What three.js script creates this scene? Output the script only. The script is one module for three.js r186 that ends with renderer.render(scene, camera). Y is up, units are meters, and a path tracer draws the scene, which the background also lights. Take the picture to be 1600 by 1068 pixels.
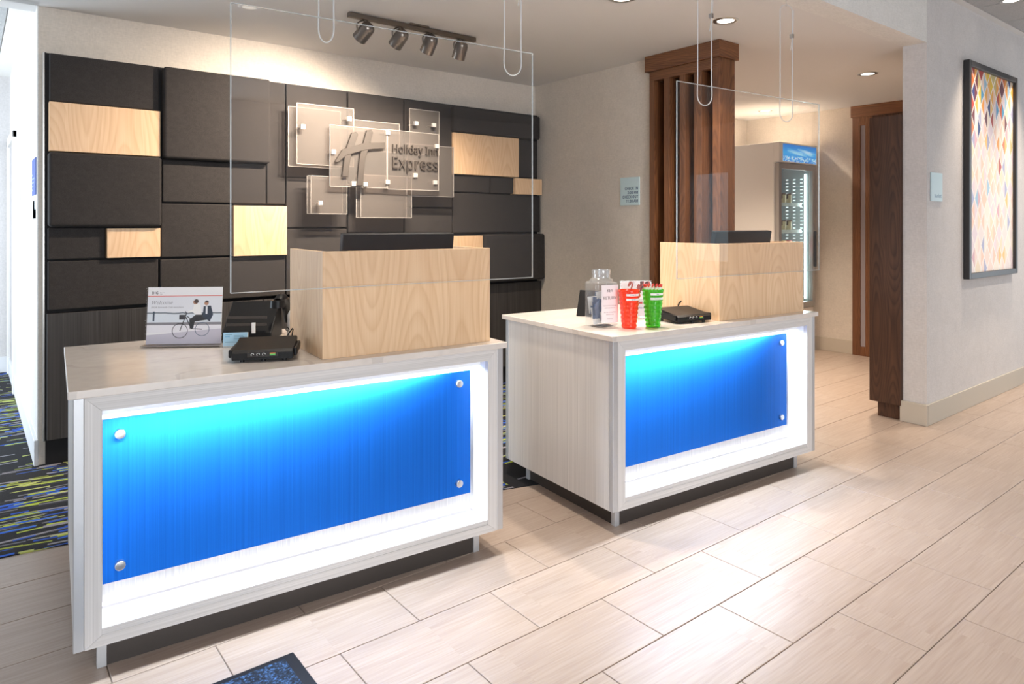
import * as THREE from 'three';
import { RoundedBoxGeometry } from 'three/addons/geometries/RoundedBoxGeometry.js';
import { mergeGeometries } from 'three/addons/utils/BufferGeometryUtils.js';
import { FontLoader } from 'three/addons/loaders/FontLoader.js';
import { TextGeometry } from 'three/addons/geometries/TextGeometry.js';
import { RectAreaLightUniformsLib } from 'three/addons/lights/RectAreaLightUniformsLib.js';

// ------------------------------------------------------------------ camera, light, exposure
const scene = new THREE.Scene();
const F = 1083, CX = 830, HY = 350, CAM_H = 1.43, YAW = THREE.MathUtils.degToRad(39.14);
const camera = new THREE.PerspectiveCamera(2 * Math.atan(534 / F) * 180 / Math.PI, 1600 / 1068, 0.05, 60);
camera.position.set(0, CAM_H, 0);
camera.rotation.set(0, -YAW, 0);
camera.setViewOffset(1600, 1068, 800 - CX, 534 - HY, 1600, 1068);
camera.updateProjectionMatrix();

const renderer = new THREE.WebGLRenderer({ antialias: true });
renderer.toneMapping = THREE.LinearToneMapping;
renderer.toneMappingExposure = 1.0;
renderer.shadowMap.enabled = true;
RectAreaLightUniformsLib.init();
scene.background = new THREE.Color(0.75, 0.87, 1.0);      // daylight sky beyond the windows

const WARM = new THREE.Color(1.0, 0.82, 0.64), SOFTWARM = new THREE.Color(1.0, 0.89, 0.76), DAY = new THREE.Color(0.90, 0.95, 1.0), LEDC = new THREE.Color(0.84, 0.93, 1.0);
function areaLight(name, color, intensity, w, h, pos, target) {
  const l = new THREE.RectAreaLight(color, intensity, w, h);
  l.name = name; l.position.set(...pos); l.lookAt(...target); scene.add(l); return l;
}
function spot(name, color, cd, pos, target, angle, penumbra = 1, radius = 2) {
  const l = new THREE.SpotLight(color, cd, 0, angle, penumbra, 2);
  l.name = name; l.position.set(...pos); l.target.position.set(...target); l.castShadow = true; l.shadow.radius = radius;
  scene.add(l); scene.add(l.target); return l;
}
// daylight enters through the window openings built further down
areaLight('daylight_lobby_front', DAY, 11.5, 3.3, 2.4, [-0.3, 1.6, 4.98], [-0.3, 1.5, 0]);
areaLight('daylight_lobby_entrance', DAY, 1.6, 2.4, 2.5, [8.92, 1.35, -0.2], [4, 1.2, -0.2]);
areaLight('daylight_corridor', new THREE.Color(0.80, 0.90, 1.0), 9.5, 2.4, 2.1, [-2.12, 1.45, -6.6], [0.3, 1.4, -6.6]);

// ------------------------------------------------------------------ helpers
let seed = 12345;
const rnd = () => { seed = (seed * 1664525 + 1013904223) >>> 0; return seed / 4294967296; };
const used = {};
function numbered(n) { used[n] = (used[n] ?? -1) + 1; return used[n] ? `${n}_${String(used[n]).padStart(3, '0')}` : n; }
function metreUV(g, ou = 0, ov = 0, swap = false) {
  const p = g.attributes.position, n = g.attributes.normal, uv = new Float32Array(p.count * 2);
  for (let i = 0; i < p.count; i++) {
    const ax = Math.abs(n.getX(i)), ay = Math.abs(n.getY(i)), az = Math.abs(n.getZ(i));
    let u, v;
    if (ax >= ay && ax >= az) { u = p.getZ(i); v = p.getY(i); } else if (ay >= az) { u = p.getX(i); v = p.getZ(i); } else { u = p.getX(i); v = p.getY(i); }
    if (swap) [u, v] = [v, u];
    uv[2 * i] = u + ou; uv[2 * i + 1] = v + ov;
  }
  g.setAttribute('uv', new THREE.BufferAttribute(uv, 2)); return g;
}
function box(x0, x1, y0, y1, z0, z1, r = 0, o = {}) {
  const w = Math.abs(x1 - x0), h = Math.abs(y1 - y0), d = Math.abs(z1 - z0);
  let g = r > 0 ? new RoundedBoxGeometry(w, h, d, o.seg ?? 2, Math.min(r, w / 2.01, h / 2.01, d / 2.01)) : new THREE.BoxGeometry(w, h, d);
  if (!o.raw) metreUV(g, o.ou ?? 0, o.ov ?? 0, o.swap);
  g.translate((x0 + x1) / 2, (y0 + y1) / 2, (z0 + z1) / 2);
  return g.index ? g.toNonIndexed() : g;
}
function mesh(name, geo, mat, parent) {
  const g = Array.isArray(geo) ? (geo.length > 1 ? mergeGeometries(geo.map(q => q.index ? q.toNonIndexed() : q)) : geo[0]) : geo;
  const m = new THREE.Mesh(g, mat); m.name = parent ? name : numbered(name); m.castShadow = m.receiveShadow = true;
  (parent || scene).add(m); return m;
}
function tag(o, label, category, group) { o.userData.label = label; o.userData.category = category; if (group) o.userData.group = group; return o; }
function thing(name, label, category, pos = [0, 0, 0], turn = 0, group) {
  const o = new THREE.Group(); o.name = numbered(name); o.position.set(...pos); o.rotation.y = turn; scene.add(o); return tag(o, label, category, group);
}
function release(m, label, category, group) {   // a thing that sits inside another one stands on its own in the scene
  m.parent.updateMatrixWorld(true); scene.attach(m); m.name = numbered(m.name); return tag(m, label, category, group);
}
function struct(name, geo, mat) { const m = mesh(name, geo, mat); m.userData.kind = 'structure'; return m; }
function structGroup(name) { const o = new THREE.Group(); o.name = numbered(name); o.userData.kind = 'structure'; scene.add(o); return o; }
function lathe(pts, seg = 32) { return new THREE.LatheGeometry(pts.map(p => new THREE.Vector2(...p)), seg); }
function cyl(r0, r1, h, seg = 24) { return new THREE.CylinderGeometry(r0, r1, h, seg); }
function tube(pts, r, seg = 48, rad = 8, closed = false) { return new THREE.TubeGeometry(new THREE.CatmullRomCurve3(pts.map(p => new THREE.Vector3(...p)), closed), seg, r, rad, closed); }
function at(g, x, y, z, rx = 0, ry = 0, rz = 0) { g.rotateX(rx); g.rotateY(ry); g.rotateZ(rz); g.translate(x, y, z); return g; }

// ------------------------------------------------------------------ textures
function hash(x, y) { let h = (x * 374761393 + y * 668265263) | 0; h = Math.imul(h ^ (h >>> 13), 1274126177); return ((h ^ (h >>> 16)) >>> 0) / 4294967296; }
function vnoise(x, y, px = 1e9, py = 1e9) {
  const xi = Math.floor(x), yi = Math.floor(y), fx = x - xi, fy = y - yi, s = t => t * t * (3 - 2 * t), m = (a, b) => ((a % b) + b) % b;
  const a = hash(m(xi, px), m(yi, py)), b = hash(m(xi + 1, px), m(yi, py)), c = hash(m(xi, px), m(yi + 1, py)), d = hash(m(xi + 1, px), m(yi + 1, py));
  return a + (b - a) * s(fx) + (c - a + (a - b - c + d) * s(fx)) * s(fy);
}
function dataTex(w, h, f, wm, hm, srgb = true) {
  const a = new Uint8Array(w * h * 4);
  for (let y = 0; y < h; y++) for (let x = 0; x < w; x++) {
    const c = f(x / w, y / h), i = 4 * (y * w + x);
    a[i] = Math.max(0, Math.min(255, c[0])); a[i + 1] = Math.max(0, Math.min(255, c[1])); a[i + 2] = Math.max(0, Math.min(255, c[2])); a[i + 3] = 255;
  }
  const t = new THREE.DataTexture(a, w, h); t.magFilter = THREE.LinearFilter; t.minFilter = THREE.LinearFilter; t.wrapS = t.wrapT = THREE.RepeatWrapping;
  if (srgb) t.colorSpace = THREE.SRGBColorSpace;
  t.repeat.set(1 / wm, 1 / hm); t.needsUpdate = true; return t;
}
function canvasTex(w, h, draw) {
  const c = document.createElement('canvas'); c.width = w; c.height = h; draw(c.getContext('2d'), w, h);
  const t = new THREE.CanvasTexture(c); t.colorSpace = THREE.SRGBColorSpace; return t;
}
const mix = (a, b, t) => [a[0] + (b[0] - a[0]) * t, a[1] + (b[1] - a[1]) * t, a[2] + (b[2] - a[2]) * t];
// plain-sawn wood with cathedral figure; v runs along the grain
function woodTex(light, dark, scale, w = 512, h = 1024, wm = 0.8, hm = 1.6, tilt = 0.055, amp = 1) {
  return dataTex(w, h, (u, v) => {
    const x = u * wm, y = v * hm, per = Math.sin(v * Math.PI * 2);
    const band = Math.floor(u * 4), lu = u * 4 - band, ph = hash(band, 7) * 6.28;
    const cx = (lu - 0.5) * wm / 4 + 0.012 * (vnoise(u * 12, v * 6, 12, 6) - 0.5);
    const zz = 0.05 + tilt * (0.6 + 0.4 * hash(band, 3)) * (1 + Math.sin(v * Math.PI * 2 + ph)) + 0.01 * (vnoise(u * 8, v * 8, 8, 8) - 0.5);
    const r = Math.sqrt(cx * cx + zz * zz);
    let g = (r * scale) % 1; g = g < 0.75 ? g / 0.75 : (1 - g) / 0.25;
    const fine = vnoise(u * 220, v * 10, 220, 10), mid = vnoise(u * 40, v * 4, 40, 4);
    const t = amp * (0.42 * g * g + 0.28 * fine + 0.3 * mid);
    return mix(light, dark, t);
  }, wm, hm);
}
const T = {};
T.maple = woodTex([238, 212, 182], [206, 166, 126], 62, 512, 1024, 0.8, 1.6, 0.055, 0.72);
T.walnut = woodTex([142, 96, 62], [74, 43, 25], 120, 512, 1024, 0.6, 1.6, 0.03);
T.walnutH = T.walnut.clone(); T.walnutH.rotation = Math.PI / 2;
T.darkwood = woodTex([96, 66, 48], [48, 30, 22], 120, 256, 512, 0.5, 1.6, 0.03);
T.lines = dataTex(512, 256, (u, v) => { const n = 0.6 * vnoise(u * 256, v * 3, 256, 3) + 0.4 * vnoise(u * 90, v * 2, 90, 2); const k = 255 - 34 * n; return [k, k - 1, k - 2]; }, 0.4, 1.2);
T.linesH = dataTex(256, 512, (u, v) => { const n = 0.6 * vnoise(u * 3, v * 256, 3, 256) + 0.4 * vnoise(u * 2, v * 90, 2, 90); const k = 255 - 34 * n; return [k, k - 1, k - 2]; }, 1.2, 0.4);
T.darklines = dataTex(512, 256, (u, v) => { const n = 0.65 * vnoise(u * 200, v * 3, 200, 3) + 0.35 * vnoise(u * 60, v * 2, 60, 2); const k = 255 - 120 * n; return [k, k, k]; }, 0.5, 1.2);
T.weave = dataTex(512, 512, (u, v) => { const n = 0.5 * vnoise(u * 256, v * 128, 256, 128) + 0.3 * vnoise(u * 128, v * 256, 128, 256) + 0.2 * vnoise(u * 20, v * 20, 20, 20); const k = 255 - 95 * n; return [k, k, k]; }, 0.35, 0.35);
T.linen = dataTex(512, 512, (u, v) => { const n = 0.45 * vnoise(u * 60, v * 256, 60, 256) + 0.35 * vnoise(u * 256, v * 50, 256, 50) + 0.2 * vnoise(u * 12, v * 12, 12, 12); const k = 255 - 26 * n; return [k, k - 1, k - 2]; }, 0.9, 0.9);
function tileTex(s) {
  return dataTex(512, 256, (u, v) => {
    const w = v + 0.03 * (vnoise(u * 3 + s, v * 3, 1e9, 1e9) - 0.5);
    const n = 0.4 * vnoise(u * 4 + s * 9, w * 60 + s * 31) + 0.3 * vnoise(u * 10 + s * 5, w * 110 + s) + 0.3 * vnoise(u * 3 + s * 3, w * 14 + s * 17);
    const pale = [240, 230, 222], tan = [206, 188, 175];
    return mix(pale, tan, n * 0.95);
  }, 0.613, 0.308);
}
T.tiles = [1, 2, 3, 4].map(tileTex);
T.quartz = dataTex(512, 512, (u, v) => { const n = 0.5 * vnoise(u * 40, v * 40, 40, 40) + 0.5 * vnoise(u * 6, v * 10, 6, 10); const s = Math.abs(vnoise(u * 5, v * 5, 5, 5) - 0.5); const k = 250 - 16 * n - (s < 0.012 ? 14 : 0); return [k, k - 3, k - 6]; }, 1.0, 1.0);
T.carpet = canvasTex(1024, 1024, (c, w, h) => {
  c.fillStyle = '#15151a'; c.fillRect(0, 0, w, h);
  const cols = ['#a9b93f', '#8f9a3c', '#1f4fb4', '#2a62cc', '#8d8a92', '#6a6a72', '#b7bd6a', '#2c2c34'];
  for (let k = 0; k < 2600; k++) {
    const zone = vnoise(k * 0.013, 3.3), x = rnd() * w, y = rnd() * h, dens = vnoise(x / 170 + 9, y / 120);
    if (rnd() > dens * 1.25) continue;
    c.strokeStyle = cols[Math.floor(rnd() * cols.length)]; c.lineWidth = 3 + rnd() * 7; c.lineCap = 'butt';
    const L = 20 + rnd() * 90, a = -0.25 + 0.35 * zone;
    c.beginPath(); c.moveTo(x, y); c.lineTo(x + L * Math.cos(a), y + L * Math.sin(a)); c.stroke();
  }
});
T.carpet.wrapS = T.carpet.wrapT = THREE.RepeatWrapping; T.carpet.repeat.set(1 / 2.3, 1 / 2.3);
T.pile = dataTex(256, 256, (u, v) => { const n = vnoise(u * 128, v * 128, 128, 128); const k = 255 - 120 * n; return [k, k, k]; }, 0.12, 0.12);
T.mat = dataTex(256, 256, (u, v) => { const n = vnoise(u * 40, v * 40, 40, 40), m = vnoise(u * 90, v * 90, 90, 90); const k = n * 0.6 + m * 0.4; return mix([8, 14, 24], [70, 110, 160], k * k * 1.3); }, 0.25, 0.25);

// ------------------------------------------------------------------ materials
const std = (o) => new THREE.MeshStandardMaterial(o), phy = (o) => new THREE.MeshPhysicalMaterial(o);
const col = (r, g, b) => new THREE.Color().setRGB(r, g, b);
const M = {
  wallBeige: std({ color: col(0.72, 0.66, 0.59), map: T.linen, roughness: 0.9 }),
  wallWhite: std({ color: col(0.82, 0.81, 0.79), map: T.linen, roughness: 0.9 }),
  wallGrey: std({ color: col(0.68, 0.66, 0.66), map: T.linen, roughness: 0.9 }),
  ceiling: std({ color: col(0.70, 0.68, 0.665), roughness: 0.95 }),
  ceilTile: std({ color: col(0.78, 0.78, 0.78), map: T.pile, roughness: 0.95 }),
  base: std({ color: col(0.52, 0.47, 0.40), roughness: 0.6 }),
  baseWhite: std({ color: col(0.72, 0.73, 0.75), roughness: 0.6 }),
  grout: std({ color: col(0.24, 0.20, 0.17), roughness: 0.95 }),
  carpet: std({ map: T.carpet, bumpMap: T.pile, bumpScale: 0.002, roughness: 1 }),
  tiles: T.tiles.map(t => phy({ map: t, color: col(0.57, 0.515, 0.475), roughness: 0.40, clearcoat: 0.15, clearcoatRoughness: 0.3 })),
  maple: std({ map: T.maple, color: col(1.0, 0.93, 0.84), roughness: 0.42 }),
  walnut: std({ map: T.walnut, color: col(0.95, 0.92, 0.9), roughness: 0.5 }),
  walnutH: std({ map: T.walnutH, color: col(0.95, 0.92, 0.9), roughness: 0.5 }),
  walnutDark: std({ map: T.darkwood, color: col(0.9, 0.85, 0.8), roughness: 0.55 }),
  lamV: std({ map: T.lines, color: col(0.76, 0.74, 0.73), roughness: 0.45 }),
  lamH: std({ map: T.linesH, color: col(0.76, 0.74, 0.73), roughness: 0.45 }),
  aluminium: std({ color: col(0.56, 0.57, 0.59), metalness: 0.55, roughness: 0.42 }),
  lamWhite: std({ color: col(0.88, 0.89, 0.9), roughness: 0.5 }),
  quartz: phy({ map: T.quartz, color: col(0.80, 0.75, 0.71), roughness: 0.22, clearcoat: 0.3, clearcoatRoughness: 0.1 }),
  toe: std({ color: col(0.055, 0.045, 0.04), roughness: 0.45, metalness: 0.2 }),
  blue: phy({ map: T.lines, color: col(0.009, 0.122, 0.53), roughness: 0.35, specularIntensity: 0.15 }),
  steel: std({ color: col(0.62, 0.61, 0.59), metalness: 1, roughness: 0.3 }),
  brushed: std({ color: col(0.42, 0.40, 0.38), metalness: 1, roughness: 0.32 }),
  bronze: std({ color: col(0.22, 0.19, 0.165), metalness: 1, roughness: 0.3 }),
  led: std({ color: 0x000000, emissive: LEDC, emissiveIntensity: 4.0 }),
  ledLow: std({ color: 0x000000, emissive: new THREE.Color(0.88, 0.88, 1.0), emissiveIntensity: 3.0 }),
  fabric: std({ map: T.weave, bumpMap: T.weave, bumpScale: 0.00015, color: col(0.050, 0.044, 0.043), roughness: 0.95 }),
  darkLam: std({ map: T.darklines, color: col(0.062, 0.056, 0.056), roughness: 0.6 }),
  backing: std({ color: col(0.012, 0.011, 0.012), roughness: 0.8 }),
  acrylic: phy({ color: col(1, 1, 1), transmission: 1, thickness: 0, roughness: 0.0, ior: 1.49 }),
  acrylicEdge: phy({ color: col(0.8, 0.84, 0.86), transmission: 0.8, thickness: 0, roughness: 0.3 }),
  frosted: phy({ color: col(0.80, 0.77, 0.75), transmission: 0.94, thickness: 0, roughness: 0.32, ior: 1.15 }),
  frostedEdge: std({ color: col(0.42, 0.40, 0.38), roughness: 0.4 }),
  cube: std({ color: col(0.85, 0.84, 0.82), metalness: 0.6, roughness: 0.35 }),
  black: phy({ color: col(0.010, 0.010, 0.011), roughness: 0.4, specularIntensity: 0.45 }),
  blackGloss: phy({ color: col(0.01, 0.01, 0.012), roughness: 0.15, clearcoat: 0.6 }),
  monitor: phy({ color: col(0.007, 0.007, 0.009), roughness: 0.5, specularIntensity: 0.4 }),
  white: std({ color: col(0.85, 0.85, 0.84), roughness: 0.5 }),
  cord: std({ color: col(0.62, 0.62, 0.62), roughness: 0.5 }),
  clearPlastic: phy({ color: col(1, 1, 1), transmission: 1, thickness: 0, roughness: 0.04, ior: 1.45 }),
  jarPlastic: phy({ color: col(0.90, 0.91, 0.92), transmission: 0.9, thickness: 0, roughness: 0.06, ior: 1.57 }),
  glass: phy({ color: col(0.92, 0.97, 0.97), transmission: 1, thickness: 0, roughness: 0.0, ior: 1.5 }),
  frameBlack: std({ color: col(0.03, 0.03, 0.033), roughness: 0.4 }),
  lens: std({ color: 0x000000, emissive: new THREE.Color(1, 0.92, 0.8), emissiveIntensity: 5 }),
  trimWhite: std({ color: col(0.8, 0.78, 0.75), roughness: 0.5 }),
  doorGrey: std({ color: col(0.45, 0.43, 0.43), roughness: 0.6 }),
};
const printMat = (t, o = {}) => phy({ map: t, roughness: 0.45, ...o });

// ------------------------------------------------------------------ shell
const ZB = -5.02, XC = 4.133, ZR = -2.044, CEIL = 2.72, LOBBY = 3.11, XM = 7.56;
struct('wall_back', box(0.33, XC + 0.12, 0, CEIL, ZB, ZB - 0.16), M.wallBeige);
struct('wall_left', [box(0.322, 0.33, 0, 2.86, ZB, ZB - 0.162), box(0.322, 0.485, 0, 2.86, ZB - 0.162, -8.4)], M.wallWhite);
struct('wall_corridor_end', box(-2.3, 0.325, 0, 2.86, -8.4, -8.55), M.wallGrey);
struct('wall_check_in', box(XC, XC + 0.14, 0, CEIL, ZB, -3.576), M.wallBeige);
struct('wall_market_back', box(XC + 0.14, XM + 0.15, 0, CEIL, ZB, ZB - 0.16), M.wallBeige);
struct('wall_market_end', box(XM, XM + 0.15, 0, CEIL, ZB, ZR - 0.163), M.wallBeige);
struct('wall_right', box(5.284, 9.05, 0, LOBBY, ZR, ZR - 0.163), M.wallGrey);
struct('wall_header', box(-2.3, 5.284, CEIL, LOBBY, ZR, ZR - 0.163), M.wallWhite);
// lobby behind the camera: real openings with glass
struct('wall_front', [box(-2.3, -2.0, 0, LOBBY, 5, 5.15), box(1.4, 9.05, 0, LOBBY, 5, 5.15), box(-2.0, 1.4, 2.85, LOBBY, 5, 5.15), box(-2.0, 1.4, 0, 0.35, 5, 5.15)], M.wallGrey);
struct('wall_lobby_end', [box(8.95, 9.1, 0, LOBBY, ZR, -1.45), box(8.95, 9.1, 0, LOBBY, 1.05, 3.5), box(8.95, 9.1, 0, LOBBY, 4.4, 5), box(8.95, 9.1, 2.65, LOBBY, -1.45, 1.05), box(8.95, 9.1, 2.3, LOBBY, 3.5, 4.4), box(8.95, 9.1, 0, 0.8, 3.5, 4.4)], M.wallGrey);
struct('wall_corridor_side', [box(-2.3, -2.18, 0, LOBBY, 5.15, -5.3), box(-2.3, -2.18, 0, 2.86, -7.9, -8.55), box(-2.3, -2.18, 0, 0.35, -5.3, -7.9), box(-2.3, -2.18, 2.5, LOBBY, -5.3, -7.9)], M.wallGrey);
struct('window_1', [box(-2.0, 1.4, 0.35, 2.85, 5.06, 5.07)], M.glass);
struct('window_2', [box(9.0, 9.01, 0, 2.65, -1.45, 1.05), box(9.0, 9.01, 0.8, 2.3, 3.5, 4.4)], M.glass);
struct('window_3', [box(-2.25, -2.24, 0.35, 2.5, -5.3, -7.9)], M.glass);
struct('trim_1', [-2.0, -0.33, 1.34].map(x => box(x, x + 0.06, 0.35, 2.85, 5.02, 5.1)), M.frameBlack);
struct('trim_2', [-1.45, -0.23, 0.99].map(z => box(8.96, 9.04, 0, 2.65, z, z + 0.06)), M.frameBlack);

struct('ceiling', box(-2.3, XM + 0.15, CEIL, CEIL + 0.12, ZR - 0.163, ZB - 0.16), M.ceiling);
{
  const c = structGroup('ceiling_lobby');
  mesh('slab', box(-2.3, 9.1, LOBBY + 0.012, LOBBY + 0.1, 5.15, ZR), M.ceiling, c);
  const cg = box(-0.297, 0.297, 0, 0.012, -0.297, 0.297);
  for (let i = 0; i < 19; i++) for (let j = 0; j < 12; j++) { const m = mesh('ceiling_panel', cg, M.ceilTile, c); m.position.set(-2.0 + i * 0.6, LOBBY, ZR + 0.36 + j * 0.6); }
  mesh('edge_channel', box(-2.3, 9.1, LOBBY - 0.002, LOBBY + 0.014, ZR, ZR + 0.055), M.ceiling, c);
  const k = structGroup('ceiling_corridor');
  mesh('slab', box(-2.3, 0.325, 2.872, 2.95, ZB - 0.001, -8.55), M.ceiling, k);
  const kg = box(-0.297, 0.297, 0, 0.012, -0.297, 0.297);
  for (let i = 0; i < 4; i++) for (let j = 0; j < 6; j++) { const m = mesh('ceiling_panel', kg, M.ceilTile, k); m.position.set(-0.09 - i * 0.6, 2.86, ZB - 0.34 - j * 0.6); }
  mesh('edge_channel', [box(0.215, 0.325, 2.855, 2.873, ZB - 0.01, -8.4)], M.trimWhite, k);
  struct('trim_3', box(-2.3, 0.325, CEIL, 2.95, ZB - 0.002, ZB + 0.1), M.ceiling);
}
// baseboards
struct('baseboard_right', [box(5.272, 9.0, 0, 0.15, ZR, ZR + 0.012, 0.004), box(5.26, 5.284, 0, 0.15, ZR + 0.012, ZR - 0.175, 0.004)], M.base);
struct('baseboard_left', box(0.305, 0.325, 0, 0.155, ZB + 0.01, -8.38, 0.004), M.baseWhite);
struct('baseboard_market', box(XM - 0.014, XM, 0, 0.15, ZB, -3.68, 0.003), M.base);
struct('baseboard_corridor', box(-2.18, 0.3, 0, 0.155, -8.4, -8.385), M.baseWhite);
// corridor door and frame in the white side wall
{
  const d = structGroup('door_1');
  mesh('door_leaf', box(0.318, 0.324, 0, 2.16, -8.28, -7.35), M.doorGrey, d);
  mesh('door_frame', [box(0.295, 0.33, 0, 2.22, -7.35, -7.25, 0.004), box(0.295, 0.33, 2.16, 2.24, -8.36, -7.25, 0.004), box(0.295, 0.33, 0, 2.22, -8.36, -8.28, 0.004)], M.trimWhite, d);
}

// floor: grout bed, tiles laid in a half-offset bond, patterned carpet behind the counters
{
  const fl = structGroup('floor');
  mesh('grout_bed', box(-2.3, 9.1, -0.08, -0.004, -8.55, 5.15), M.grout, fl);
  const tg = M.tiles.map((_, k) => [0, 1, 2].map(j => { const g = box(-0.305, 0.305, -0.012, 0, -0.1525, 0.1525, 0.0025, { seg: 1, ou: j * 0.21, ov: j * 0.1 }); return g; }));
  const carpetIn = (x, z) => z < -3.02 + (x - 2.2) * 0.36 - 0.35 && x < 3.9 && z < -2.7;
  const list = [];
  for (let r = -18; r < 20; r++) for (let c = -8; c < 16; c++) {
    const z = -0.962 - 0.154 - r * 0.308, x = (((r % 2) + 2) % 2 ? 2.19 : 1.88) + 0.3065 + c * 0.613;
    if (x < -2 || x > 8.9 || z > 4.8 || z < -4.95) continue;
    if (carpetIn(x, z) || (x < 0.3 && z < -4.2) || (x < 4.1 && z < -4.2)) continue;
    // order: by how near to the middle of what the photograph shows
    list.push([Math.hypot(x - 3, z + 2), x, z]);
  }
  list.sort((a, b) => a[0] - b[0]);
  const rest = [];
  list.forEach(([, x, z], i) => {
    const k = Math.floor(rnd() * 4), j = Math.floor(rnd() * 3);
    if (i < 296) { const m = mesh('tile', tg[k][j], M.tiles[k], fl); m.position.set(x, 0, z); if (rnd() < 0.5) m.rotation.y = Math.PI; }
    else rest.push(tg[0][j].clone().translate(x, 0, z));
  });
  const m = mesh('more_tiles', rest, M.tiles[0], fl); m.userData.kind = 'stuff';
  const s = new THREE.Shape(); [[-2.2, 4.05], [0.109, 3.736], [0.347, 3.707], [2.246, 2.984], [2.451, 2.923], [3.9, 2.62], [3.9, 2.95], [4.1, 3.3], [4.1, 5.02], [0.325, 5.02], [0.31, 8.39], [-2.2, 8.39]].forEach(([x, z], i) => i ? s.lineTo(x, z) : s.moveTo(x, z));
  const g = new THREE.ExtrudeGeometry(s, { depth: 0.006, bevelEnabled: false }); g.rotateX(-Math.PI / 2);
  metreUV(g); g.translate(0, -0.001, 0);
  struct('floor_carpet', g, M.carpet);
}

// ------------------------------------------------------------------ fixtures in the ceilings
function downlight(x, z, y, cd, label, color = SOFTWARM, angle = 1.05) {
  const t = thing('recessed_downlight', label, 'downlight', [x, y, z], 0, 'recessed downlights');
  mesh('trim_ring', lathe([[0.052, -0.001], [0.058, -0.006], [0.078, -0.004], [0.08, 0.0005]], 40), M.steel, t);
  mesh('light_lens', at(cyl(0.053, 0.053, 0.002, 32), 0, -0.0015, 0), M.lens, t);
  spot('downlight_beam', color, cd, [x, y - 0.02, z], [x, 0, z], angle, 1, 3);
}
downlight(3.73, -2.63, CEIL, 13, 'round ceiling downlight just in front of the slatted wood column');
downlight(2.90, -2.74, CEIL, 13, 'round ceiling downlight between the two hanging clear shields');
downlight(2.07, -2.85, CEIL, 13, 'round ceiling downlight above the desk with the welcome sign');
downlight(1.10, -2.95, CEIL, 4, 'round ceiling downlight at the carpet end of the soffit');
downlight(5.35, -4.15, CEIL, 24, 'round ceiling downlight hidden behind the slatted column', WARM);
downlight(5.99, -2.79, CEIL, 22, 'round ceiling downlight in front of the wooden door', WARM);
downlight(7.05, -4.44, CEIL, 26, 'round ceiling downlight above the glass door fridge', WARM);
downlight(6.08, -1.76, LOBBY, 12, 'round lobby downlight washing the wall beside the framed pattern', WARM, 0.62);
downlight(7.02, -1.76, LOBBY, 12, 'round lobby downlight washing the wall over the framed pattern', WARM, 0.62);
downlight(7.1, -0.9, LOBBY, 14, 'round downlight set in the lobby ceiling tiles');
for (const [x, z] of [[1.2, 0.6], [3.6, 0.6], [6.0, 0.9]]) downlight(x, z, LOBBY, 9, 'round downlight in the open lobby ceiling away from the desks');
{
  const t = thing('corridor_ceiling_light', 'square flat panel light in the corridor ceiling', 'ceiling light', [-0.69, 2.858, ZB - 1.54]);
  mesh('light_diffuser', box(-0.28, 0.28, -0.004, 0, -0.28, 0.28), std({ color: 0x000000, emissive: new THREE.Color(0.9, 0.95, 1), emissiveIntensity: 2 }), t);
  mesh('frame', [box(-0.297, -0.28, -0.006, 0, -0.297, 0.297), box(0.28, 0.297, -0.006, 0, -0.297, 0.297), box(-0.28, 0.28, -0.006, 0, -0.297, -0.28), box(-0.28, 0.28, -0.006, 0, 0.28, 0.297)], M.trimWhite, t);
  areaLight('corridor_panel_light', DAY, 2.5, 0.56, 0.56, [-0.69, 2.85, ZB - 1.54], [-0.69, 0, ZB - 1.54]);
}
{
  const t = thing('track_light', 'dark bronze ceiling track with four cylinder spotlights aimed at the panel wall', 'track light', [0, 0, 0]);
  const y = CEIL;
  mesh('track_rail', [box(1.79, 2.72, y - 0.035, y - 0.006, -3.975, -3.94, 0.004), box(2.2, 2.34, y - 0.012, y, -3.99, -3.925, 0.004)], M.bronze, t);
  const heads = [[1.90, -0.28, -0.75], [2.14, -0.18, -0.65], [2.36, -0.05, -0.45], [2.60, 0.02, -0.35]];
  for (const [x, dx, dz] of heads) {
    const d = new THREE.Vector3(dx, -0.6, dz).normalize(), q = new THREE.Quaternion().setFromUnitVectors(new THREE.Vector3(0, -1, 0), d);
    const c = new THREE.Vector3(x, y - 0.105, -3.957);
    const h = mesh('spot_head', lathe([[0.0, 0.062], [0.02, 0.06], [0.036, 0.05], [0.044, 0.03], [0.046, -0.062], [0.042, -0.064], [0.04, -0.03], [0, -0.028]], 28).applyQuaternion(q).translate(c.x, c.y, c.z), M.bronze, t);
    mesh('lamp_face', cyl(0.037, 0.037, 0.004, 24).translate(0, -0.034, 0).applyQuaternion(q).translate(c.x, c.y, c.z), M.lens, h);
    mesh('yoke', tube([[-0.05, 0, 0], [-0.05, 0.04, 0], [0, 0.068, 0], [0.05, 0.04, 0], [0.05, 0, 0]], 0.005, 20, 6).translate(c.x, c.y, c.z), M.bronze, h);
    mesh('stem', cyl(0.009, 0.009, 0.03, 12).translate(c.x, y - 0.045, c.z), M.bronze, h);
    const o = c.clone().addScaledVector(d, 0.075), e = c.clone().addScaledVector(d, 2);
    spot('track_beam', WARM, 10, [o.x, o.y, o.z], [e.x, e.y, e.z], 0.95, 1, 1.5);
  }
}

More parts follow.
